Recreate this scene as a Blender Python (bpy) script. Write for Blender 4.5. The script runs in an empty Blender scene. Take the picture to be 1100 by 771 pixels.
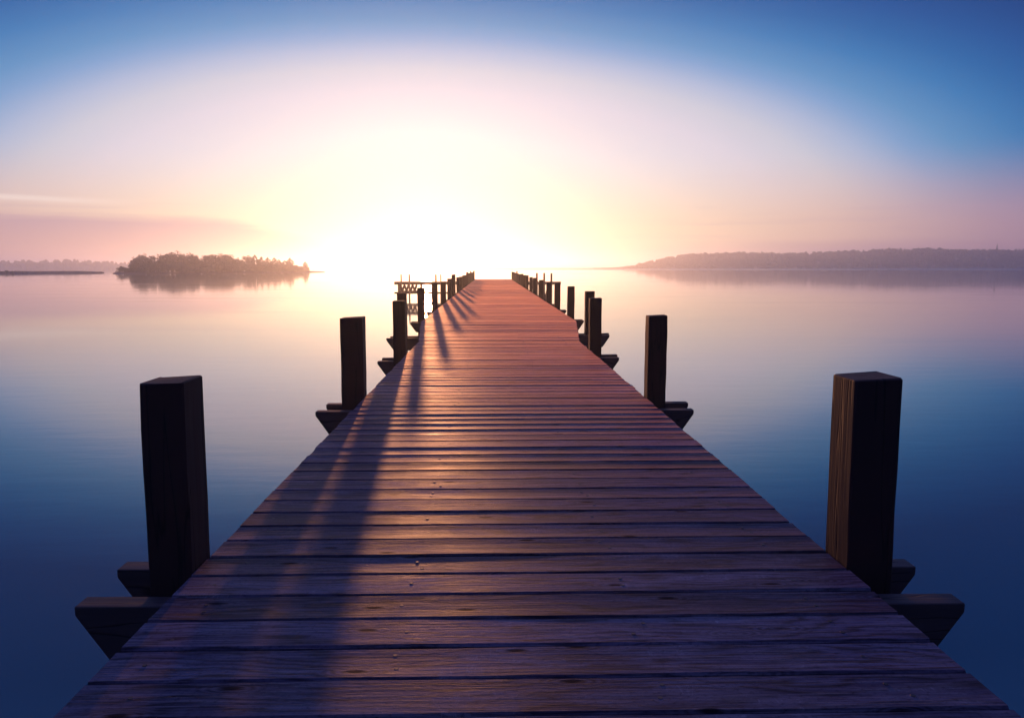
import bpy, bmesh, math, random
from mathutils import Vector, Matrix
R = math.radians
random.seed(7)
S = bpy.context.scene
col = S.collection

# ------------------------------------------------------------------ camera
DECK = 1.30            # top of the deck above the water
CAM_Z = 2.35
SUN_EL, SUN_AZ = 3.0, -4.62      # degrees; azimuth from +Y towards +X
cam = bpy.data.objects.new('camera', bpy.data.cameras.new('camera'))
col.objects.link(cam)
cam.location = (0, 0, CAM_Z)
cam.rotation_euler = (R(90 - 6.544), 0, R(-1.451))
cam.data.sensor_width = 36
cam.data.lens = 863 / 1100 * 36
cam.data.clip_start = 0.05
cam.data.clip_end = 20000
S.camera = cam

# ------------------------------------------------------------------ colour management / sampling
S.view_settings.view_transform = 'Standard'
S.view_settings.look = 'None'
S.view_settings.exposure = 0.0
S.view_settings.gamma = 1.0
S.view_settings.use_curve_mapping = False
S.cycles.use_denoising = True
S.cycles.max_bounces = 6
S.cycles.diffuse_bounces = 2
S.cycles.glossy_bounces = 3
S.cycles.volume_bounces = 1
S.cycles.transparent_max_bounces = 6
S.cycles.sample_clamp_indirect = 6.0

def lin(r, g, b):
    f = lambda c: (c / 255 / 12.92) if c / 255 <= 0.04045 else ((c / 255 + 0.055) / 1.055) ** 2.4
    return (f(r), f(g), f(b), 1.0)

# ------------------------------------------------------------------ node helpers
class NT:
    def __init__(s, tree):
        s.t = tree; s.n = tree.nodes; s.l = tree.links
    def node(s, kind, **kw):
        n = s.n.new(kind)
        for k, v in kw.items(): setattr(n, k, v)
        return n
    def put(s, sock, v):
        if isinstance(v, bpy.types.NodeSocket): s.l.new(v, sock)
        elif v is not None: sock.default_value = v
    def m(s, op, a, b=None, c=None, clamp=False):
        n = s.node('ShaderNodeMath', operation=op, use_clamp=clamp)
        for i, v in enumerate((a, b, c)):
            if v is not None: s.put(n.inputs[i], v)
        return n.outputs[0]
    def mix(s, f, a, b, blend='MIX'):
        n = s.node('ShaderNodeMix', data_type='RGBA', blend_type=blend, clamp_result=False)
        s.put(n.inputs[0], f); s.put(n.inputs[6], a); s.put(n.inputs[7], b)
        return n.outputs[2]
    def smooth(s, x, a, b, lo=0.0, hi=1.0):
        n = s.node('ShaderNodeMapRange', interpolation_type='SMOOTHSTEP')
        s.put(n.inputs[0], x)
        for i, v in enumerate((a, b, lo, hi)): n.inputs[i + 1].default_value = v
        return n.outputs[0]
    def ramp(s, x, stops):
        n = s.node('ShaderNodeValToRGB'); e = n.color_ramp.elements
        while len(e) < len(stops): e.new(0.5)
        for el, (p, c) in zip(e, stops):
            el.position = p; el.color = c if len(c) == 4 else (*c, 1)
        s.put(n.inputs[0], x)
        return n.outputs[0]
    def noise(s, vec, scale, detail=3, rough=0.5, dist=0.0):
        n = s.node('ShaderNodeTexNoise')
        s.put(n.inputs['Vector'], vec); n.inputs['Scale'].default_value = scale
        n.inputs['Detail'].default_value = detail; n.inputs['Roughness'].default_value = rough
        n.inputs['Distortion'].default_value = dist
        return n.outputs[0]
    def mapping(s, vec, scale=(1, 1, 1), loc=(0, 0, 0)):
        n = s.node('ShaderNodeMapping'); s.put(n.inputs[0], vec)
        n.inputs['Scale'].default_value = scale; n.inputs['Location'].default_value = loc
        return n.outputs[0]
    def bump(s, h, strength, dist, normal=None):
        n = s.node('ShaderNodeBump'); s.put(n.inputs['Height'], h)
        n.inputs['Strength'].default_value = strength; n.inputs['Distance'].default_value = dist
        if normal is not None: s.put(n.inputs['Normal'], normal)
        return n.outputs[0]

# ------------------------------------------------------------------ sky
world = bpy.data.worlds.new('World'); S.world = world; world.use_nodes = True
w = NT(world.node_tree); w.n.clear()
out = w.node('ShaderNodeOutputWorld')
sky = w.node('ShaderNodeTexSky', sky_type='NISHITA', sun_disc=False)
sky.sun_elevation = R(SUN_EL); sky.sun_rotation = R(SUN_AZ)
sky.air_density = 1.0; sky.dust_density = 1.0; sky.ozone_density = 2.0
bg1 = w.node('ShaderNodeBackground'); w.put(bg1.inputs[0], w.mix(1.0, sky.outputs[0], (0.12, 0.34, 0.74, 1), 'MULTIPLY')); bg1.inputs[1].default_value = 0.05
tc = w.node('ShaderNodeTexCoord')
sep = w.node('ShaderNodeSeparateXYZ'); w.l.new(tc.outputs['Generated'], sep.inputs[0])
DEG = 180 / math.pi
el = w.m('MULTIPLY', w.m('ABSOLUTE', w.m('ARCSINE', sep.outputs[2])), DEG)
az0 = w.m('MULTIPLY', w.m('ARCTAN2', sep.outputs[0], sep.outputs[1]), DEG)
az = w.m('SUBTRACT', az0, SUN_AZ)
aaz = w.m('ABSOLUTE', az)
# distance from the sun, stretched along the horizon as the hazy dawn glow is
dx = w.m('DIVIDE', az, w.smooth(az, -25.0, 10.0, 27.5, 30.3)); dy = w.m('DIVIDE', w.m('SUBTRACT', el, SUN_EL), 10.98)
d = w.m('SQRT', w.m('ADD', w.m('MULTIPLY', dx, dx), w.m('MULTIPLY', dy, dy)))
P = lambda v: v / 4.0
base = w.ramp(w.m('DIVIDE', d, 4.0), [
    (0.0, lin(212, 200, 190)), (P(.3), lin(214, 205, 201)), (P(.55), lin(222, 213, 216)), (P(.8), lin(216, 204, 213)), (P(.93), lin(200, 196, 206)),
    (P(1.03), lin(168, 178, 204)), (P(1.12), lin(120, 154, 196)), (P(1.2), lin(84, 137, 184)), (P(1.32), lin(42, 112, 169)),
    (P(1.42), lin(14, 90, 152)), (P(1.52), lin(0, 71, 137)), (P(1.66), lin(0, 46, 110)), (P(2.2), lin(12, 52, 116)), (P(3.0), lin(56, 96, 172)), (1.0, lin(106, 124, 216))])
warm = w.ramp(w.m('DIVIDE', aaz, 180.0), [
    (0.0, lin(238, 222, 192)), (10 / 180, lin(240, 216, 186)), (17 / 180, lin(238, 202, 168)), (27 / 180, lin(230, 182, 162)),
    (37 / 180, lin(186, 138, 152)), (60 / 180, lin(116, 100, 150)), (110 / 180, lin(88, 88, 150)), (1.0, lin(84, 88, 152))])
wf = w.smooth(el, 2.0, 8.0, 0.92, 0.0)
c1 = w.mix(wf, base, warm)
# low mauve cloud bank on the left and a thin one on the right
vec = w.node('ShaderNodeCombineXYZ')
w.put(vec.inputs[0], w.m('MULTIPLY', az0, 0.06)); w.put(vec.inputs[1], w.m('MULTIPLY', el, 0.55)); vec.inputs[2].default_value = 3.7
n1 = w.noise(vec.outputs[0], 1.6, 4, 0.55)
vec2 = w.node('ShaderNodeCombineXYZ')
w.put(vec2.inputs[0], w.m('MULTIPLY', az0, 0.045)); w.put(vec2.inputs[1], w.m('MULTIPLY', el, 0.95)); vec2.inputs[2].default_value = 9.1
n2 = w.noise(vec2.outputs[0], 1.5, 6, 0.6, 0.4)
top = w.m('ADD', w.smooth(az0, -19.0, -8.0, 3.2, 1.3), w.m('ADD', w.m('MULTIPLY', w.m('SUBTRACT', n1, 0.5), 0.9), w.m('MULTIPLY', w.m('SUBTRACT', n2, 0.5), 0.5)))
bank = w.smooth(w.m('SUBTRACT', el, top), -0.55, 0.22, 1.0, 0.0)
bank = w.m('MULTIPLY', bank, w.smooth(az0, -17.0, -8.0, 0.95, 0.0))
bank = w.m('MULTIPLY', bank, w.smooth(az0, -80.0, -45.0, 0.0, 1.0))
bcol = w.mix(w.smooth(el, 0.5, 3.2), lin(212, 156, 152), lin(184, 143, 160))
c2 = w.mix(bank, c1, bcol)
streak = w.m('MULTIPLY', w.smooth(w.m('ABSOLUTE', w.m('SUBTRACT', el, w.m('ADD', 3.95, w.m('MULTIPLY', n1, 0.3)))), 0.0, 0.3, 1.0, 0.0),
             w.smooth(az0, -30.0, -22.0, 0.55, 0.0))
c2 = w.mix(streak, c2, lin(252, 232, 222))
topr = w.m('ADD', 1.75, w.m('MULTIPLY', w.m('SUBTRACT', n1, 0.5), 0.8))
bankr = w.smooth(w.m('SUBTRACT', el, topr), -0.5, 0.15, 1.0, 0.0)
bankr = w.m('MULTIPLY', bankr, w.smooth(az0, 4.0, 30.0, 0.0, 0.55))
wisp = w.m('MULTIPLY', w.smooth(n2, 0.52, 0.72), w.smooth(el, 1.0, 7.5, 0.30, 0.0))
c2 = w.mix(w.m('MULTIPLY', wisp, w.smooth(aaz, 8.0, 20.0)), c2, lin(186, 146, 166))
c3 = w.mix(bankr, c2, lin(176, 128, 150))
glow = w.m('POWER', 2.718, w.m('MULTIPLY', -1.0, w.m('POWER', w.m('DIVIDE', d, 0.36), 2.0)))
boost = w.mix(glow, (1, 1, 1, 1), (1.06, 1.06, 1.06, 1))
# the sky opposite the dawn is still dark
back = w.m('MULTIPLY', w.smooth(aaz, 60.0, 120.0), w.smooth(el, 38.0, 68.0, 1.0, 0.0))
bg2 = w.node('ShaderNodeBackground'); w.put(bg2.inputs[0], w.mix(1.0, w.mix(back, c3, w.mix(1.0, c3, (0.22, 0.22, 0.26, 1), 'MULTIPLY')), boost, 'MULTIPLY'))
add = w.node('ShaderNodeAddShader'); w.l.new(bg1.outputs[0], add.inputs[0]); w.l.new(bg2.outputs[0], add.inputs[1])
w.l.new(add.outputs[0], out.inputs[0])

# ------------------------------------------------------------------ sun
sd = bpy.data.lights.new('sun', 'SUN'); sd.energy = 2.7; sd.angle = R(0.7); sd.color = (1.0, 0.40, 0.17)
sun = bpy.data.objects.new('sun', sd); col.objects.link(sun)
sdir = Vector((math.sin(R(SUN_AZ)) * math.cos(R(SUN_EL)), math.cos(R(SUN_AZ)) * math.cos(R(SUN_EL)), math.sin(R(SUN_EL))))
sun.rotation_euler = sdir.to_track_quat('Z', 'Y').to_euler()
sun.location = sdir * 50

# ------------------------------------------------------------------ object helpers
def tag(o, label=None, cat=None, group=None, kind=None):
    if label: o['label'] = label
    if cat: o['category'] = cat
    if group: o['group'] = group
    if kind: o['kind'] = kind
    return o
def link(name, me, parent=None):
    o = bpy.data.objects.new(name, me); col.objects.link(o)
    if parent is not None: o.parent = parent
    return o
def mesh_obj(name, bm, mat, parent=None, smooth=False):
    me = bpy.data.meshes.new(name); bm.normal_update(); bm.to_mesh(me); bm.free()
    if mat: me.materials.append(mat)
    if smooth:
        for p in me.polygons: p.use_smooth = True
    return link(name, me, parent)
def empty(name, loc=(0, 0, 0)):
    o = bpy.data.objects.new(name, None); o.location = loc; col.objects.link(o); return o
def add_loft(bm, rings, cap=True):
    vs = [[bm.verts.new(p) for p in r] for r in rings]
    n = len(rings[0])
    for a, b in zip(vs[:-1], vs[1:]):
        for i in range(n):
            bm.faces.new((a[i], a[(i + 1) % n], b[(i + 1) % n], b[i]))
    if cap:
        bm.faces.new(vs[0][::-1]); bm.faces.new(vs[-1])
    return vs
def add_tube(bm, pts, radii, n=8):
    rings = []
    for i, p in enumerate(pts):
        p = Vector(p)
        t = (Vector(pts[min(i + 1, len(pts) - 1)]) - Vector(pts[max(i - 1, 0)])).normalized()
        a = t.orthogonal().normalized(); b = t.cross(a)
        rings.append([p + (a * math.cos(2 * math.pi * k / n) + b * math.sin(2 * math.pi * k / n)) * radii[i] for k in range(n)])
    # keep ring start aligned
    add_loft(bm, rings)
def add_box(bm, c, s, rot=None):
    m = Matrix.Translation(c) @ (rot.to_4x4() if rot else Matrix.Identity(4)) @ Matrix.Diagonal((*s, 1))
    bmesh.ops.create_cube(bm, size=1, matrix=m)

# ------------------------------------------------------------------ materials
def material(name):
    m = bpy.data.materials.new(name); m.use_nodes = True
    t = NT(m.node_tree); return m, t, t.n['Principled BSDF']

SW, SR = 1.0, 0.15
def mat_deck():
    m, t, b = material('weathered_deck_wood')
    uv = t.node('ShaderNodeUVMap', uv_map='grain').outputs[0]
    at = t.node('ShaderNodeAttribute', attribute_name='tone').outputs['Fac']
    warp = t.noise(t.mapping(uv, (1.3, 5, 1)), 1.0, 3, 0.5)
    # growth rings seen as long arches
    s2 = t.node('ShaderNodeSeparateXYZ'); t.put(s2.inputs[0], uv)
    ringc = t.m('ADD', t.m('MULTIPLY', s2.outputs[1], 26.0), t.m('MULTIPLY', warp, 9.0))
    ring = t.m('ADD', 0.5, t.m('MULTIPLY', 0.5, t.m('SINE', t.m('MULTIPLY', ringc, 6.2832))))
    fib = t.noise(t.mapping(uv, (3.2, 105, 1)), 1.0, 4, 0.7)
    blot = t.noise(t.mapping(uv, (1.1, 6, 1), (4, 2, 0)), 1.0, 4, 0.6)
    # knots
    vo = t.node('ShaderNodeTexVoronoi'); vo.voronoi_dimensions = '2D'; t.put(vo.inputs['Vector'], t.mapping(uv, (1.9, 6.0, 1))); vo.inputs['Scale'].default_value = 1.0
    kd = vo.outputs['Distance']
    knot = t.m('MULTIPLY', t.smooth(kd, 0.03, 0.075, 1.0, 0.0), t.smooth(t.noise(t.mapping(uv, (.8, 2.5, 1), (7, 1, 0)), 1.0, 1), .42, .5))
    halo = t.smooth(kd, 0.10, 0.24, 1.0, 0.0)
    ringk = t.m('ADD', 0.5, t.m('MULTIPLY', 0.5, t.m('SINE', t.m('MULTIPLY', kd, 130.0))))
    ring = t.m('POWER', ring, 2.5)
    ring2 = t.m('ADD', t.m('MULTIPLY', ring, t.m('SUBTRACT', 1.0, halo)), t.m('MULTIPLY', ringk, halo))
    # drying cracks
    crk = t.noise(t.mapping(uv, (1.6, 60, 1), (9, 9, 0)), 1.0, 2, 0.5)
    crack = t.smooth(t.m('ABSOLUTE', t.m('SUBTRACT', crk, 0.5)), 0.0, 0.012, 1.0, 0.0)
    crack = t.m('MULTIPLY', crack, t.smooth(blot, 0.5, 0.6))
    speck = t.noise(t.mapping(uv, (60, 90, 1)), 1.0, 3, 0.7)
    patch = t.noise(t.mapping(uv, (2.2, 9, 1), (1, 7, 0)), 1.0, 5, 0.7, 0.6)
    scr = t.noise(t.mapping(uv, (14, 3.0, 1), (3, 3, 0)), 1.0, 4, 0.6, 1.5)
    scratch = t.m('MULTIPLY', t.smooth(t.m('ABSOLUTE', t.m('SUBTRACT', scr, 0.5)), 0.0, 0.018, 1.0, 0.0), t.smooth(patch, 0.54, 0.66))
    c = t.ramp(blot, [(0.25, (0.034, 0.026, 0.046)), (0.5, (0.066, 0.052, 0.086)), (0.75, (0.120, 0.098, 0.150))])
    c = t.mix(t.m('MULTIPLY', ring2, 0.75), c, (0.010, 0.007, 0.011, 1))
    c = t.mix(t.m('MULTIPLY', t.smooth(fib, 0.48, 0.68), 0.6), c, (0.19, 0.155, 0.185, 1))
    c = t.mix(t.m('MULTIPLY', t.smooth(patch, 0.42, 0.72), 0.55), c, (0.20, 0.175, 0.215, 1))
    c = t.mix(t.m('MULTIPLY', t.smooth(speck, 0.50, 0.70), 0.5), c, (0.012, 0.009, 0.014, 1))
    c = t.mix(t.m('MULTIPLY', scratch, 0.38), c, (0.30, 0.27, 0.32, 1))
    c = t.mix(t.m('MULTIPLY', knot, 0.9), c, (0.010, 0.007, 0.008, 1))
    c = t.mix(t.m('MULTIPLY', t.smooth(fib, 0.30, 0.46, 1.0, 0.0), 0.8), c, (0.012, 0.009, 0.012, 1))
    c = t.mix(crack, c, (0.012, 0.009, 0.010, 1))
    c = t.mix(0.9, c, at, 'MULTIPLY')
    t.put(b.inputs['Base Color'], c)
    ro = t.m('ADD', 0.25, t.m('ADD', t.m('MULTIPLY', patch, 0.42), t.m('MULTIPLY', fib, 0.16)))
    b.inputs['Specular Tint'].default_value = (1.0, 0.74, 0.72, 1)
    t.put(b.inputs['Roughness'], ro)
    b.inputs['IOR'].default_value = 1.24
    t.put(b.inputs['Specular IOR Level'], t.m('MULTIPLY', 0.13, t.m('SUBTRACT', 1.0, t.m('MULTIPLY', 0.85, t.m('MAXIMUM', crack, knot)))))
    b.inputs['Sheen Weight'].default_value = SW
    b.inputs['Sheen Roughness'].default_value = SR
    b.inputs['Sheen Tint'].default_value = (1.0, 0.54, 0.37, 1)
    h = t.m('ADD', t.m('MULTIPLY', fib, 1.1), t.m('ADD', t.m('MULTIPLY', ring2, 0.12), t.m('ADD', t.m('MULTIPLY', patch, 0.9), t.m('MULTIPLY', speck, 0.6))))
    h = t.m('SUBTRACT', h, t.m('ADD', t.m('MULTIPLY', crack, 0.9), t.m('MULTIPLY', knot, 0.3)))
    t.put(b.inputs['Normal'], t.bump(h, 0.4, 0.0024))
    return m
def mat_timber(name, dark, mid, scale=(22, 22, 1.6)):
    m, t, b = material(name)
    co = t.node('ShaderNodeTexCoord').outputs['Object']
    inf = t.node('ShaderNodeObjectInfo').outputs['Random']
    off = t.node('ShaderNodeVectorMath', operation='ADD'); t.put(off.inputs[0], co)
    cb = t.node('ShaderNodeCombineXYZ'); t.put(cb.inputs[0], t.m('MULTIPLY', inf, 31.0)); t.put(cb.inputs[2], t.m('MULTIPLY', inf, 17.0))
    t.put(off.inputs[1], cb.outputs[0]); v = off.outputs[0]
    g = t.noise(t.mapping(v, scale), 1.0, 5, 0.65, 0.3)
    bl = t.noise(v, 4.0, 4, 0.6)
    crk = t.noise(t.mapping(v, (scale[0] * .7, scale[1] * .7, scale[2] * .45)), 1.0, 2, 0.5)
    crack = t.smooth(t.m('ABSOLUTE', t.m('SUBTRACT', crk, 0.5)), 0.0, 0.02, 1.0, 0.0)
    c = t.mix(t.m('MULTIPLY', g, t.m('ADD', 0.3, bl)), dark, mid)
    c = t.mix(t.m('MULTIPLY', crack, 0.8), c, (0.006, 0.005, 0.005, 1))
    t.put(b.inputs['Base Color'], c)
    t.put(b.inputs['Roughness'], t.m('ADD', 0.6, t.m('MULTIPLY', g, 0.3)))
    b.inputs['IOR'].default_value = 1.35
    h = t.m('SUBTRACT', t.m('ADD', g, t.m('MULTIPLY', bl, 0.6)), crack)
    t.put(b.inputs['Normal'], t.bump(h, 0.45, 0.005))
    return m
def mat_plain(name, c, rough, bumpscale=0, metal=0):
    m, t, b = material(name)
    co = t.node('ShaderNodeTexCoord').outputs['Object']
    n = t.noise(co, bumpscale or 5.0, 4, 0.6)
    t.put(b.inputs['Base Color'], t.mix(n, tuple(x * 0.6 for x in c) + (1,), tuple(min(1, x * 1.4) for x in c) + (1,)))
    b.inputs['Roughness'].default_value = rough; b.inputs['Metallic'].default_value = metal
    return m
def mat_water():
    m, t, b = material('lake_water')
    co = t.node('ShaderNodeTexCoord').outputs['Object']
    b.inputs['Base Color'].default_value = (0.022, 0.062, 0.076, 1)
    b.inputs['IOR'].default_value = 1.95
    big = t.noise(t.mapping(co, (0.05, 0.22, 1)), 1.0, 3, 0.5)
    mid = t.noise(t.mapping(co, (0.9, 2.6, 1)), 1.0, 3, 0.55)
    sy = t.node('ShaderNodeSeparateXYZ'); t.put(sy.inputs[0], co)
    # a breeze ruffles the water off the far shore
    ruf = t.m('MULTIPLY', t.smooth(sy.outputs[1], 560.0, 640.0), t.smooth(sy.outputs[0], -100.0, 100.0))
    t.put(b.inputs['Roughness'], t.m('ADD', t.m('ADD', 0.03, t.m('MULTIPLY', ruf, 0.22)), t.m('MULTIPLY', t.smooth(big, 0.45, 0.7), 0.045)))
    nb = t.bump(big, 0.20, 0.03)
    t.put(b.inputs['Normal'], t.bump(mid, 0.22, 0.006, nb))
    return m
def mat_leaf(name, c):
    m, t, b = material(name)
    co = t.node('ShaderNodeTexCoord').outputs['Object']
    inf = t.node('ShaderNodeObjectInfo').outputs['Random']
    n = t.noise(co, 0.9, 3, 0.6)
    t.put(b.inputs['Base Color'], t.mix(t.m('ADD', t.m('MULTIPLY', n, 0.7), t.m('MULTIPLY', inf, 0.3)),
          tuple(x * 0.6 for x in c) + (1,), tuple(x * 1.5 for x in c) + (1,)))
    b.inputs['Roughness'].default_value = 0.65
    return m

M_DECK = mat_deck()
M_POST = mat_timber('dark_piling_timber', (0.014, 0.007, 0.007, 1), (0.038, 0.019, 0.018, 1))
M_BEAM = mat_timber('dark_beam_timber', (0.022, 0.016, 0.018, 1), (0.10, 0.070, 0.068, 1), (1.6, 20, 22))
M_POLE = mat_timber('pole_timber', (0.05, 0.025, 0.018, 1), (0.15, 0.08, 0.055, 1))
M_SCREW = mat_plain('rusty_steel', (0.035, 0.028, 0.028), 0.5, 40, 0.6)
M_WATER = mat_water()
M_LEAF = mat_leaf('broadleaf_foliage', (0.062, 0.058, 0.028))
M_NEEDLE = mat_leaf('conifer_foliage', (0.035, 0.055, 0.030))
M_BARK = mat_plain('bark', (0.07, 0.05, 0.04), 0.85, 3)
M_SOIL = mat_plain('shore_soil', (0.09, 0.07, 0.05), 0.9, 0.6)
M_WOODS = mat_leaf('far_wood_foliage', (0.045, 0.060, 0.035))

# ------------------------------------------------------------------ lake
bm = bmesh.new()
xs = [-6000, -1500, -400, -100, -30, 0, 30, 100, 400, 1500, 6000]
ys = [-6000, -1500, -400, -100, -30, 0, 30, 100, 400, 1500, 6000]
g = [[bm.verts.new((x, y, 0)) for x in xs] for y in ys]
for j in range(len(ys) - 1):
    for i in range(len(xs) - 1):
        bm.faces.new((g[j][i], g[j][i + 1], g[j + 1][i + 1], g[j + 1][i]))
tag(mesh_obj('water', bm, M_WATER), kind='structure')

# ------------------------------------------------------------------ pier
Y0, Y1, PITCH = -3.177, 68.0, 0.1773
def edges(y):
    f = min(1.0, max(0.0, (y - 11.35) / 4.2))
    return -1.03 - 0.335 * f, 1.242 + 0.40 * f
pier = empty('pier', (0, 2, 0))
tag(pier, 'long weathered plank pier running out over the calm lake between rows of square dark posts', 'pier')
PI_INV = Matrix.Translation((0, -2, 0))
def deck():
    rnd = random.Random(3)
    bm = bmesh.new(); uvl = bm.loops.layers.uv.new('grain'); tl = bm.verts.layers.float.new('tone')
    k0 = round((1.787 - Y0) / PITCH)
    n = int((Y1 - Y0) / PITCH)
    screws = []
    for i in range(n):
        yc = 1.787 + (i - k0) * PITCH + PITCH / 2 + rnd.uniform(-.003, .003)
        wd = PITCH - rnd.uniform(.009, .015)
        if i == n - 1: wd = PITCH - .014
        l, r = edges(yc); l += rnd.uniform(-.004, .003); r += rnd.uniform(-.003, .004)
        l += rnd.uniform(-.014, .010) if rnd.random() < .15 else 0; r += rnd.uniform(-.010, .014) if rnd.random() < .15 else 0
        th = 0.055; z = DECK + rnd.uniform(-.0015, .0015); rot = rnd.uniform(-.002, .003)
        tilt = rnd.uniform(-.007, .007); cup = rnd.uniform(.0, .003)
        near = yc < 14
        seg = 14 if near else 4
        bev = 0.006
        prof = [(-.5, -th), (-.5, -bev * 1.2), (-.5 + bev / wd, 0), (-.17, -cup), (.17, -cup), (.5 - bev / wd, 0), (.5, -bev * 1.2), (.5, -th)]
        ph, am = rnd.uniform(0, 6), rnd.uniform(.0003, .0010)
        ph2, ph3 = rnd.uniform(0, 6), rnd.uniform(0, 6)
        tone = min(1.25, max(.5, rnd.gauss(.88, .17)))
        ou, ov = rnd.uniform(0, 400), rnd.uniform(0, 400)
        rings = []
        for s in range(seg + 1):
            x = l + (r - l) * s / seg
            wob = am * math.sin(x * 2.3 + ph)
            ring = []
            for q, (u, v) in enumerate(prof):
                e = (.0016 * math.sin(x * 5.1 + ph2 + 2 * (u > 0)) + .0009 * math.sin(x * 13 + ph3)) if abs(u) > .4 and near else 0
                ring.append(Vector((x, yc + u * wd + e + (x - .1) * rot, z + v + wob + u * wd * tilt)))
            rings.append(ring)
        vs = [[bm.verts.new(PI_INV @ p) for p in rg] for rg in rings]
        for rg in vs:
            for vv in rg: vv[tl] = tone
        fs = []
        np_ = len(prof)
        for a in range(seg):
            for q in range(np_):
                q2 = (q + 1) % np_
                fs.append(bm.faces.new((vs[a][q], vs[a + 1][q], vs[a + 1][q2], vs[a][q2])))
        fs.append(bm.faces.new(vs[0])); fs.append(bm.faces.new(vs[-1][::-1]))
        for f in fs:
            for lp in f.loops:
                p = lp.vert.co
                lp[uvl].uv = (p.x + ou, (p.y + 2 - yc) + ov + p.z * .7)
        if yc < 13:
            for sx in (-.9, -.27, .43, 1.02):
                for dy in (-.028, .034) if rnd.random() < .5 else (.004,):
                    if rnd.random() < .9:
                        screws.append((sx + rnd.uniform(-.025, .025), yc + dy + rnd.uniform(-.01, .01), z - cup))
    bm.faces.ensure_lookup_table()
    bmesh.ops.recalc_face_normals(bm, faces=bm.faces)
    o = mesh_obj('deck', bm, M_DECK, pier)
    bs = bmesh.new()
    for x, y, z in screws:
        bmesh.ops.create_cone(bs, cap_ends=True, segments=10, radius1=.0068, radius2=.006, depth=.0012,
                              matrix=PI_INV @ Matrix.Translation((x, y, z + .0001)))
    s = mesh_obj('screw_head', bs, M_SCREW, o)
    s['kind'] = 'stuff'
    return o
deck()
# stringers under the planks, notched over the crossbeams
for sx in (-.9, -.27, .43, 1.02):
    bm = bmesh.new(); add_box(bm, (0, (Y1 + Y0) / 2 - 2, 0), (.09, Y1 - Y0 - .2, .16))
    o = mesh_obj('stringer', bm, M_BEAM, pier); o.location = (sx, 0, DECK - .0585 - .08)

def post_mesh(w, d, seed, zb, zt):
    """square timber, top cut a little uneven, edges worn; origin at its foot corner centre"""
    rnd = random.Random(seed); bm = bmesh.new(); rings = []
    zs = [zb, -.6, -.2, .15, .4, .8, 1.0, 1.2, 1.35, 1.5, 1.65, 1.8, zt - .006, zt]
    zs = sorted(z for z in set(zs) if zb <= z <= zt)
    b = .006
    for i, z in enumerate(zs):
        k = 1.0 if i < len(zs) - 1 else 1 - .008 / w
        hw, hd = w / 2 * k, d / 2 * k
        prof = [(-hw + b, -hd), (hw - b, -hd), (hw, -hd + b), (hw, hd - b), (hw - b, hd), (-hw + b, hd), (-hw, hd - b), (-hw, -hd + b)]
        ring = []
        for (x, y) in prof:
            j = .0022
            top = (x * rnd.uniform(.02, .05) + rnd.uniform(-.003, .003)) if i >= len(zs) - 2 else 0
            ring.append((x + rnd.uniform(-j, j), y + rnd.uniform(-j, j), z + top))
        rings.append(ring)
    add_loft(bm, rings)
    bmesh.ops.recalc_face_normals(bm, faces=bm.faces)
    me = bpy.data.meshes.new('post'); bm.to_mesh(me); bm.free(); me.materials.append(M_POST); return me
def beam(yl, yr, xl, xr, th, top, side_drop=.032, h=.20):
    """plank on edge across the pier; both ends cut back slanting underneath"""
    bm = bmesh.new(); sl = .115
    L, Rr = xl, xr
    out2 = [(L, top), (L, top - side_drop), (L + sl, top - h), (Rr - sl, top - h), (Rr, top - side_drop), (Rr, top)]
    def yy(x): return yl + (yr - yl) * (x - L) / (Rr - L)
    v0 = [bm.verts.new((x, yy(x) - 2, z)) for x, z in out2]
    v1 = [bm.verts.new((x, yy(x) + th - 2, z)) for x, z in out2]
    bm.faces.new(v0); bm.faces.new(v1[::-1])
    for i in range(6): bm.faces.new((v0[(i + 1) % 6], v0[i], v1[i], v1[(i + 1) % 6]))
    bmesh.ops.recalc_face_normals(bm, faces=bm.faces)
    bmesh.ops.bevel(bm, geom=bm.edges[:], offset=.003, segments=1, affect='EDGES')
    return mesh_obj('crossbeam', bm, M_BEAM, pier)
# (front y, centre x, width, top) of the left and right post of each bent, then the beams' ends and front y left/right
bents = [
    ((2.71, -1.116, .150, 1.960), (2.70, 1.334, .166, 1.965), (-1.405, 1.605), 2.622, 2.575),
    ((6.42, -1.122, .178, 1.945), (6.36, 1.318, .150, 1.960), (-1.39, 1.610), 6.27, 6.28),
    ((9.66, -1.107, .148, 1.943), (10.08, 1.322, .150, 1.958), (-1.38, 1.600), 9.66, 9.99),
    ((12.85, -1.43, .145, 1.935), (13.45, 1.650, .150, 1.94), (-1.68, 1.970), 12.80, 13.35),
    ((16.6, -1.445, .145, 1.92), (17.45, 1.722, .150, 1.925), (-1.66, 1.960), 16.4, 17.0),
]
rb = random.Random(12)
LY = [20.5, 24.3, 27.8, 31.2, 34.8, 38.3]; RY = [21.1, 24.4, 28.2, 32.2, 35.6, 38.9]
while LY[-1] < 64: LY.append(LY[-1] + rb.uniform(3.3, 3.7)); RY.append(RY[-1] + rb.uniform(3.3, 3.7))
for i, (a_, b_) in enumerate(zip(LY, RY)):
    bump_ = .10 if i % 5 == 3 else 0
    bents.append(((a_, -1.448 - rb.uniform(0, .02), .145, 1.92 + bump_ + rb.uniform(-.04, .03)),
                  (b_, 1.722 + rb.uniform(0, .02), .148, 1.92 + rb.uniform(-.04, .03)), (-1.66, 1.96), a_ - .09, b_ - .09))
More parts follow.
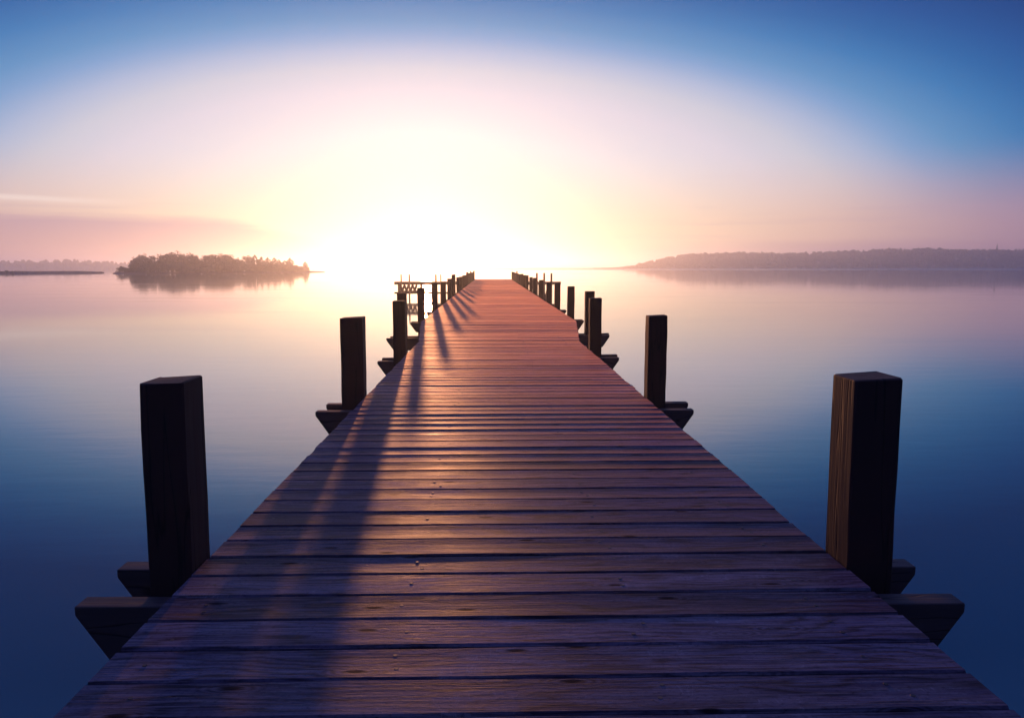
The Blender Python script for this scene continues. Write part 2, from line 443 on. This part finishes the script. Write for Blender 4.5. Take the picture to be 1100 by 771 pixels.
for i, (l_, r_, ends, bl, br) in enumerate(bents):
    for j, (py, px, pw, pz) in enumerate((l_, r_)):
        dp = .185 if i == 0 else pw * 1.05
        me = post_mesh(pw, dp, 20 + i * 2 + j, -1.6, pz)
        o = link('post', me, pier); o.location = (px, py + dp / 2 - 2, 0)
        lean = .12 if i == 0 else .35
        o.rotation_euler = (R(rb.uniform(-lean, lean)), R(rb.uniform(-lean, lean)), R(rb.uniform(-1.2, 1.2)))
    wob = rb.uniform(-.02, .02)
    beam(bl, br, ends[0], ends[1], .085, DECK - .084)
    beam(bl + .335, br + .335, ends[0] + wob, ends[1] + .02 + wob, .085, DECK - .084)

# ------------------------------------------------------------------ side jetties and mooring poles near the pier head
def jetty(x0, x1, y, label, lattice, low):
    t = empty('side_jetty', ((x0 + x1) / 2, y, 0)); tag(t, label, 'jetty')
    cx = (x0 + x1) / 2
    bm = bmesh.new(); n = int((x1 - x0) / .2)
    for i in range(n):
        add_box(bm, (x0 + (i + .5) * (x1 - x0) / n - cx, 0, 1.215), ((x1 - x0) / n - .012, 1.1, .05))
    for dy in (-.45, .45): add_box(bm, (0, dy, 1.105), (x1 - x0 - .05, .09, .165))
    mesh_obj('walkway', bm, M_POST, t)
    k = max(2, int((x1 - x0) / 1.7))
    for i in range(k + 1):
        px = x0 + .35 + (x1 - x0 - .7) * i / k - cx
        for dy in (-.45, .45):
            bm = bmesh.new(); add_tube(bm, [(px, dy, -1.5), (px, dy, 1.02)], [.07, .065], 8)
            mesh_obj('pile', bm, M_POST, t)
    if lattice:
        for a, b in lattice:
            bm = bmesh.new()
            add_tube(bm, [(a[0] - cx, -.56, a[1]), (b[0] - cx, -.56, b[1])], [.085, .085], 6)
            mesh_obj('brace', bm, M_POST, t)
    if low:
        bm = bmesh.new(); add_box(bm, ((low[0] + low[1]) / 2 - cx, -.62, low[2]), (low[1] - low[0], .1, .14))
        mesh_obj('lower_rail', bm, M_POST, t)
    return t
latt = []
for i in range(4):
    xa = -6.75 + i * .3
    latt += [((xa, 1.02), (xa + .15, .55)), ((xa + .15, .55), (xa + .3, 1.02))]
latt += [((-6.9, .52), (-5.4, .52))]
jetty(-7.25, -1.55, 60.5, 'wide side jetty left of the pier head, sunlit lattice bracing below its outer end', latt, (-7.2, -3.0, .42))
jetty(2.0, 5.15, 60.0, 'short dark side jetty at the pier head on the right', [((4.2, 1.0), (3.9, -.3))], None)

def pole_mesh(r, zt, lean):
    bm = bmesh.new(); pts = [(lean * z / zt, 0.02 * math.sin(z * 2), z) for z in [-1.5, 0, .6, 1.2, zt - .03, zt]]
    add_tube(bm, pts, [r * 1.15, r * 1.1, r * 1.05, r, r * .95, r * .7], 8)
    me = bpy.data.meshes.new('mooring_pole'); bm.to_mesh(me); bm.free(); me.materials.append(M_POLE); return me
def pole(x, y, zt, r, label, lean=0.0, group='mooring poles at the pier head'):
    o = link('mooring_pole', pole_mesh(r, zt, lean)); o.location = (x, y, 0)
    tag(o, label, 'mooring pole', group)
YL = 59.3
pole(-6.62, YL, 1.80, .055, 'thin mooring pole above the lattice bracing, first from the outer end of the left jetty')
pole(-6.02, YL, 1.81, .055, 'thin mooring pole above the lattice bracing, second from the outer end of the left jetty')
pole(-4.08, YL, 1.80, .060, 'thin mooring pole mid left jetty, outer one of a close pair')
pole(-3.72, YL, 1.80, .045, 'very slender mooring pole mid left jetty, inner one of a close pair')
pole(-2.72, YL, 1.80, .085, 'thickest of the mooring poles at the left jetty, nearest the pier')
YR = 58.7
pole(3.30, YR, 1.90, .070, 'mooring pole at the right jetty, nearest the pier')
pole(3.83, YR, 1.90, .070, 'mooring pole at the right jetty, middle one of three')
pole(4.34, YR, 1.88, .075, 'mooring pole at the right jetty, nearest its free end', 0.02)
pole(1.98, 63.0, 2.02, .06, 'slender pole rising above the last posts on the right side of the pier head')
pole(-1.66, 63.6, 2.02, .06, 'slender pole rising above the last posts on the left side of the pier head')

# ------------------------------------------------------------------ trees
def leaf_quads(bm, c, r, n, size, rnd, squash=(1, 1, 1)):
    for _ in range(n):
        v = Vector((rnd.gauss(0, 1), rnd.gauss(0, 1), rnd.gauss(0, 1))).normalized() * r * (rnd.random() ** .4)
        p = Vector(c) + Vector((v.x * squash[0], v.y * squash[1], v.z * squash[2]))
        q = Matrix.Rotation(rnd.uniform(0, 6.3), 3, Vector((rnd.gauss(0, 1), rnd.gauss(0, 1), rnd.gauss(0, 1))).normalized())
        s = size * rnd.uniform(.6, 1.4)
        a, b = q @ Vector((s, 0, 0)), q @ Vector((0, s * .7, 0))
        bm.faces.new([bm.verts.new(p + a), bm.verts.new(p + b), bm.verts.new(p - a), bm.verts.new(p - b)])
def broad_crown(seed, tall=1.0):
    """unit tree: height 1, width about 1"""
    rnd = random.Random(seed); bm = bmesh.new()
    for i in range(34):
        a = rnd.uniform(0, 6.283); h = rnd.random()
        prof = math.sin(math.pi * (.22 + .76 * h)) ** .6
        rr = .40 * prof * math.sqrt(rnd.uniform(.25, 1))
        z = .08 + .80 * h
        leaf_quads(bm, (rr * math.cos(a), rr * math.sin(a), z), rnd.uniform(.09, .16), 60, .024, rnd, (1, 1, .85))
    leaf_quads(bm, (0, 0, .42), .36, 620, .05, rnd, (1, 1, 1.1))
    me = bpy.data.meshes.new('crown'); bm.to_mesh(me); bm.free(); me.materials.append(M_LEAF); return me
def trunk_mesh(seed, conifer=False):
    rnd = random.Random(seed); bm = bmesh.new()
    if conifer:
        add_tube(bm, [(0, 0, -.05), (0, 0, .3), (0, 0, .97)], [.03, .022, .004], 6)
    else:
        add_tube(bm, [(0, 0, -.05), (.01, 0, .15), (0, .01, .35), (.01, 0, .7)], [.04, .03, .024, .008], 7)
        for k in range(5):
            a = k * 1.26 + rnd.uniform(-.3, .3); z = rnd.uniform(.2, .4)
            add_tube(bm, [(0, 0, z), (.14 * math.cos(a), .14 * math.sin(a), z + .16), (.28 * math.cos(a), .28 * math.sin(a), z + .27)], [.016, .011, .004], 5)
    me = bpy.data.meshes.new('trunk'); bm.to_mesh(me); bm.free(); me.materials.append(M_BARK); return me
def cone_crown(seed):
    rnd = random.Random(seed); bm = bmesh.new()
    for i in range(22):
        h = i / 21; z = .12 + .86 * h; rr = .5 * (1 - h) ** .6 + .02
        for k in range(max(3, int(11 * (1 - h)) + 3)):
            a = rnd.uniform(0, 6.283); r1 = rr * rnd.uniform(.5, 1.0)
            leaf_quads(bm, (r1 * .75 * math.cos(a), r1 * .75 * math.sin(a), z - .04 * r1), .07 * (1 - h) + .025, 12, .034, rnd, (1, 1, .6))
    me = bpy.data.meshes.new('crown'); bm.to_mesh(me); bm.free(); me.materials.append(M_NEEDLE); return me
def bush_crown(seed):
    rnd = random.Random(seed); bm = bmesh.new()
    for i in range(22):
        a = rnd.uniform(0, 6.283); rr = rnd.uniform(0, .42); z = rnd.uniform(.1, .8) * (1 - rr * .9)
        leaf_quads(bm, (rr * math.cos(a), rr * math.sin(a), z), .18, 60, .055, rnd)
    me = bpy.data.meshes.new('crown'); bm.to_mesh(me); bm.free(); me.materials.append(M_LEAF); return me
BROAD = [(broad_crown(i), trunk_mesh(i)) for i in range(4)]
CONE = [(cone_crown(40 + i), trunk_mesh(60 + i, True)) for i in range(2)]
BUSH = [(bush_crown(80 + i), trunk_mesh(90 + i)) for i in range(2)]
rt = random.Random(5)
def tree(name, kind, x, y, h, wd, label, cat, group, z=.25):
    src = {'broad': BROAD, 'cone': CONE, 'bush': BUSH}[kind]
    cr, tr = src[rt.randrange(len(src))]
    t = empty(name, (x, y, z)); t.rotation_euler.z = rt.uniform(0, 6.28); t.scale = (wd, wd, h)
    tag(t, label, cat, group)
    link('trunk', tr, t); link('crown', cr, t)
    return t
for nm, kd, x, y, h, wd, lb, ct, gp in [
    ('shrub', 'bush', -129.8, 287.2, 2.59, 3.33, 'low rounded bush at the very left tip of the wooded island', 'shrub', 'bushes of the wooded island'),
    ('shrub', 'bush', -127.7, 286.9, 1.94, 2.99, 'low bush squeezed between the left tip bush and the tall left trees', 'shrub', 'bushes of the wooded island'),
    ('broadleaf_tree', 'broad', -126.6, 291.1, 5.88, 5.40, 'leftmost of the tall island trees, just right of the low tip bushes', 'tree', 'trees of the wooded island'),
    ('broadleaf_tree', 'broad', -125.3, 294.1, 7.25, 6.48, 'round topped tree that makes the left shoulder of the island wood', 'tree', 'trees of the wooded island'),
    ('broadleaf_tree', 'broad', -122.7, 295.9, 6.78, 3.77, 'small knobbly tree just left of the highest dome on the island', 'tree', 'trees of the wooded island'),
    ('broadleaf_tree', 'broad', -120.6, 301.3, 7.55, 8.38, 'tree forming the left flank of the highest broad dome on the island', 'tree', 'trees of the wooded island'),
    ('broadleaf_tree', 'broad', -117.9, 305.9, 8.39, 9.93, 'highest broad domed tree of the hazy island', 'tree', 'trees of the wooded island'),
    ('broadleaf_tree', 'broad', -114.8, 309.7, 7.88, 8.61, 'tree forming the right flank of the highest broad dome on the island', 'tree', 'trees of the wooded island'),
    ('broadleaf_tree', 'broad', -111.4, 309.8, 6.48, 5.74, 'lower tree in the dip between the two domes of the island', 'tree', 'trees of the wooded island'),
    ('broadleaf_tree', 'broad', -109.3, 315.1, 7.27, 7.30, 'tree forming the left flank of the second island dome', 'tree', 'trees of the wooded island'),
    ('broadleaf_tree', 'broad', -106.9, 319.4, 8.13, 9.62, 'domed tree topping the second, right hand dome of the island', 'tree', 'trees of the wooded island'),
    ('broadleaf_tree', 'broad', -104.0, 322.9, 7.76, 7.48, 'tree forming the right flank of the second island dome', 'tree', 'trees of the wooded island'),
    ('broadleaf_tree', 'broad', -101.0, 323.9, 6.32, 5.25, 'small tree in the notch just right of the second island dome', 'tree', 'trees of the wooded island'),
    ('broadleaf_tree', 'broad', -98.6, 329.4, 7.51, 6.49, 'rounded tree right of the notch, last full broad crown towards the sun', 'tree', 'trees of the wooded island'),
    ('conifer', 'cone', -96.1, 331.1, 6.79, 5.37, 'first pointed tree right of the last broad crown on the island', 'tree', 'trees of the wooded island'),
    ('conifer', 'cone', -93.9, 332.6, 6.06, 5.01, 'second pointed tree in the descending row towards the island spit', 'tree', 'trees of the wooded island'),
    ('conifer', 'cone', -92.2, 336.0, 5.91, 5.06, 'third pointed tree in the descending row towards the island spit', 'tree', 'trees of the wooded island'),
    ('conifer', 'cone', -89.9, 337.4, 5.74, 4.69, 'fourth pointed tree in the descending row towards the island spit', 'tree', 'trees of the wooded island'),
    ('conifer', 'cone', -88.5, 339.2, 4.99, 4.72, 'fifth pointed tree in the descending row towards the island spit', 'tree', 'trees of the wooded island'),
    ('conifer', 'cone', -86.7, 341.4, 4.62, 5.14, 'sixth pointed tree in the descending row, left of the taller spike', 'tree', 'trees of the wooded island'),
    ('conifer', 'cone', -85.2, 344.5, 5.81, 4.79, 'taller spiky conifer standing above its neighbours near the right island end', 'tree', 'trees of the wooded island'),
    ('shrub', 'bush', -82.9, 344.8, 3.08, 4.00, 'low bush right of the taller spiky conifer on the island', 'shrub', 'bushes of the wooded island'),
    ('shrub', 'bush', -81.4, 346.7, 2.69, 3.62, 'low bush left of the last small conifer on the island', 'shrub', 'bushes of the wooded island'),
    ('conifer', 'cone', -80.0, 349.6, 4.28, 3.24, 'last small conifer at the right island end, beside the bare spit', 'tree', 'trees of the wooded island'),
    ('shrub', 'bush', -126.5, 288.5, 3.24, 4.68, 'hazy undergrowth bush below the tree crowns along the island shore', 'shrub', 'undergrowth bushes of the wooded island'),
    ('shrub', 'bush', -123.9, 291.6, 3.58, 6.08, 'hazy undergrowth bush below the tree crowns along the island shore', 'shrub', 'undergrowth bushes of the wooded island'),
    ('shrub', 'bush', -120.6, 295.7, 4.27, 6.17, 'hazy undergrowth bush below the tree crowns along the island shore', 'shrub', 'undergrowth bushes of the wooded island'),
    ('shrub', 'bush', -117.3, 299.9, 4.30, 6.95, 'hazy undergrowth bush below the tree crowns along the island shore', 'shrub', 'undergrowth bushes of the wooded island'),
    ('shrub', 'bush', -114.3, 303.6, 4.33, 7.04, 'hazy undergrowth bush below the tree crowns along the island shore', 'shrub', 'undergrowth bushes of the wooded island'),
    ('shrub', 'bush', -111.4, 307.1, 4.01, 7.12, 'hazy undergrowth bush below the tree crowns along the island shore', 'shrub', 'undergrowth bushes of the wooded island'),
    ('shrub', 'bush', -108.5, 310.7, 4.39, 7.20, 'hazy undergrowth bush below the tree crowns along the island shore', 'shrub', 'undergrowth bushes of the wooded island'),
    ('shrub', 'bush', -105.3, 314.7, 4.42, 7.29, 'hazy undergrowth bush below the tree crowns along the island shore', 'shrub', 'undergrowth bushes of the wooded island'),
    ('shrub', 'bush', -101.9, 318.8, 4.09, 6.65, 'hazy undergrowth bush below the tree crowns along the island shore', 'shrub', 'undergrowth bushes of the wooded island'),
    ('shrub', 'bush', -98.8, 322.6, 4.11, 6.36, 'hazy undergrowth bush below the tree crowns along the island shore', 'shrub', 'undergrowth bushes of the wooded island'),
    ('shrub', 'bush', -95.6, 326.6, 4.14, 6.06, 'hazy undergrowth bush below the tree crowns along the island shore', 'shrub', 'undergrowth bushes of the wooded island'),
    ('shrub', 'bush', -93.1, 329.7, 4.16, 5.35, 'hazy undergrowth bush below the tree crowns along the island shore', 'shrub', 'undergrowth bushes of the wooded island'),
    ('shrub', 'bush', -90.6, 332.8, 3.99, 5.40, 'hazy undergrowth bush below the tree crowns along the island shore', 'shrub', 'undergrowth bushes of the wooded island'),
    ('shrub', 'bush', -88.0, 336.0, 3.63, 5.45, 'hazy undergrowth bush below the tree crowns along the island shore', 'shrub', 'undergrowth bushes of the wooded island'),
    ('shrub', 'bush', -85.4, 339.2, 3.26, 5.11, 'hazy undergrowth bush below the tree crowns along the island shore', 'shrub', 'undergrowth bushes of the wooded island'),
]:
    tree(nm, kd, x, y, h, max(wd, .6) * (1.45 if kd == 'cone' else 1.12), lb, ct, gp)

# ------------------------------------------------------------------ island ground
def shore_ground(name, front, depth, height, dirv):
    bm = bmesh.new(); rnd = random.Random(9)
    rows = []
    prof = [(-.03, -.4), (0, -.05), (.04, .35), (.2, .8), (.5, 1), (.8, .8), (1, -.4)]
    n = 60
    for i in range(n + 1):
        u = i / n * (len(front) - 1); k = min(int(u), len(front) - 2); f = u - k
        p = Vector(front[k]).lerp(Vector(front[k + 1]), f)
        taper = min(1, (i / n) / .04, (1 - i / n) / .14) ** .6 if 0 < i < n else .02
        row = []
        for (s, hh) in prof:
            dd = depth * taper * (s + (rnd.uniform(-.012, .012)))
            zz = hh * height * (.35 + .65 * taper) if hh > 0 else hh
            row.append(bm.verts.new((p.x + dirv[0] * dd, p.y + dirv[1] * dd, zz)))
        rows.append(row)
    for a, b in zip(rows[:-1], rows[1:]):
        for j in range(len(prof) - 1): bm.faces.new((a[j], b[j], b[j + 1], a[j + 1]))
    bmesh.ops.recalc_face_normals(bm, faces=bm.faces)
    return tag(mesh_obj(name, bm, M_SOIL, smooth=True), kind='structure')
shore_ground('island', [(-129.3, 279.2), (-128.1, 280.7), (-121.3, 289.3), (-112.4, 300.4), (-102.8, 312.4), (-92.3, 325.5), (-80.9, 339.7), (-76.3, 345.4), (-71.9, 350.9)], 30, .55, (-.34, .94))
shore_ground('headland', [(-186.2, 209.8), (-177.6, 228.6), (-169.5, 246.4), (-160.1, 267.3), (-154.7, 279.2), (-148.8, 292.2), (-143.7, 303.5)], 24, .8, (-.45, .89))

# ------------------------------------------------------------------ far wooded shore (reads as one mass)
def wood_mass(name, label, spots, seed, size):
    rnd = random.Random(seed); bm = bmesh.new()
    for (x, y, z, h) in spots:
        hh = h * rnd.uniform(.85, 1.1); wd = hh * rnd.uniform(.8, 1.3)
        cone = rnd.random() < .12
        for lv in range(4):
            f = lv / 3
            rr = wd * .5 * ((1 - f * .9) if cone else math.sin(math.pi * (.25 + .62 * f)))
            zz = z + hh * (.12 + .8 * f)
            for k in range(5):
                a = rnd.uniform(0, 6.283)
                p = Vector((x + rr * .5 * math.cos(a), y + rr * .5 * math.sin(a), zz + rnd.uniform(-.08, .08) * hh))
                q = Matrix.Rotation(rnd.uniform(-.7, .7), 3, 'X') @ Matrix.Rotation(rnd.uniform(0, 6.3), 3, 'Z')
                s = max(rr, wd * .12) * rnd.uniform(.6, 1.0)
                v = [bm.verts.new(p + q @ Vector((s * math.cos(t) * rnd.uniform(.7, 1.1), 0.25 * s * rnd.uniform(-1, 1), s * .8 * math.sin(t) * rnd.uniform(.7, 1.1)))) for t in [0, 1.05, 2.1, 3.14, 4.2, 5.24]]
                bm.faces.new(v)
    o = mesh_obj(name, bm, M_WOODS)
    return tag(o, label, 'woodland', kind='stuff')
RIDGE = [(120.0, 0.7), (150.0, 2.2), (180.0, 7.0), (204.0, 13.0), (227.8, 17.3), (292.8, 19.46), (347.1, 18.42), (401.5, 20.26), (434.2, 22.21), (510.7, 24.39), (576.8, 22.82), (620.9, 22.31), (731.5, 23.44), (955.0, 22.48), (1410.6, 18.33)]
LEFT_RIDGE = [(-1319.4, 10.64), (-942.5, 9.43), (-764.2, 10.75), (-661.8, 10.12), (-610.3, 11.42), (-546.0, 8.84), (-494.5, 6.25), (-442.8, 3.65), (-390.9, 2.22)]
def interp(pr, x):
    if x <= pr[0][0]: return pr[0][1]
    for (a, ha), (b, hb) in zip(pr[:-1], pr[1:]):
        if x <= b: return ha + (hb - ha) * (x - a) / (b - a)
    return pr[-1][1]
def hill(name, pr, y0, y1, tree_h):
    """land rising from the shore to the ridge; tree_h(top) is taken off for the wood on it"""
    bm = bmesh.new(); rows = []; x0, x1 = pr[0][0], pr[-1][0]; n = 110
    ss = [-.02, 0, .12, .35, .65, 1.0, 1.3, 1.8]
    for i in range(n + 1):
        x = x0 + (x1 - x0) * i / n; top = max(.1, interp(pr, x) - tree_h)
        row = []
        for s in ss:
            z = -.5 if s < 0 else .12 + top * (math.sin(min(s, 1) * math.pi / 2) if s <= 1 else 1 - (s - 1) * 1.3)
            if s == 0: z = -.02
            row.append(bm.verts.new((x * (1 + (s - 1) * .0), y0 + (y1 - y0) * s, z)))
        rows.append(row)
    for a, b in zip(rows[:-1], rows[1:]):
        for j in range(len(ss) - 1): bm.faces.new((a[j], b[j], b[j + 1], a[j + 1]))
    bmesh.ops.recalc_face_normals(bm, faces=bm.faces)
    return tag(mesh_obj(name, bm, M_SOIL, smooth=True), kind='structure')
hill('hills', RIDGE, 880, 960, 5.0)
hill('hills', LEFT_RIDGE, 1100, 1190, 2.5)
rf = random.Random(31); spots = []
x0, x1 = RIDGE[0][0], RIDGE[-1][0]
for i in range(4600):
    x = rf.uniform(0, 1) ** 1.15 * (x1 - x0) + x0; s = rf.random()
    tp = interp(RIDGE, x); top = max(.1, tp - 5.0)
    th = min(5.2, max(.8, tp * .8)) * rf.uniform(.8, 1.06)
    spots.append((x, 882 + 78 * s, .1 + top * math.sin(s * math.pi / 2), th))
wood_mass('far_woods', 'long hazy wooded ridge along the far shore on the right', spots, 4, 1)
spots = []
for i in range(900):
    x = rf.uniform(LEFT_RIDGE[0][0], LEFT_RIDGE[-1][0]); s = rf.random(); tp = interp(LEFT_RIDGE, x)
    spots.append((x, 1102 + 88 * s, .1 + max(.1, tp - 2.5) * math.sin(s * math.pi / 2), min(4.5, max(.6, tp * .4)) * rf.uniform(.6, 1.2)))
wood_mass('far_woods', 'very faint low wooded rise behind the headland on the left', spots, 5, 1)
spots = []
HEAD = [(-186.2, 209.8), (-177.6, 228.6), (-169.5, 246.4), (-160.1, 267.3), (-154.7, 279.2), (-148.8, 292.2), (-143.7, 303.5)]
for i in range(900):
    u = rf.uniform(0, len(HEAD) - 1.02); k = int(u); p = Vector(HEAD[k]).lerp(Vector(HEAD[k + 1]), u - k); s = rf.random()
    spots.append((p.x - .45 * 20 * s, p.y + .89 * 20 * s, .25, max(.25, 1.9 - .4 * u) * rf.uniform(.45, 1.15)))
wood_mass('shore_scrub', 'low dark scrub covering the flat headland at the left edge', spots, 6, 1)
tree('conifer', 'cone', 592.0, 935.0, 9.5, 3.4, 'lone tall tree rising above the far right wooded ridge', 'tree', None, 19.5)
tree('conifer', 'cone', 316.0, 940.0, 8.5, 3.6, 'pointed tree standing slightly proud of the middle of the far right ridge', 'tree', None, 12.3)


# ------------------------------------------------------------------ haze over the lake
def haze():
    bm = bmesh.new(); add_box(bm, (0, 0, 13.5), (13000, 13000, 29))
    m = bpy.data.materials.new('lake_haze'); m.use_nodes = True
    t = NT(m.node_tree); t.n.clear()
    o_ = t.node('ShaderNodeOutputMaterial'); pv = t.node('ShaderNodeVolumePrincipled')
    pv.inputs['Color'].default_value = (.74, .85, 1.0, 1); pv.inputs['Density'].default_value = HAZE
    pv.inputs['Anisotropy'].default_value = .80
    t.l.new(pv.outputs[0], o_.inputs['Volume'])
    tag(mesh_obj('haze', bm, m), kind='stuff')
HAZE = 0.00085
haze()
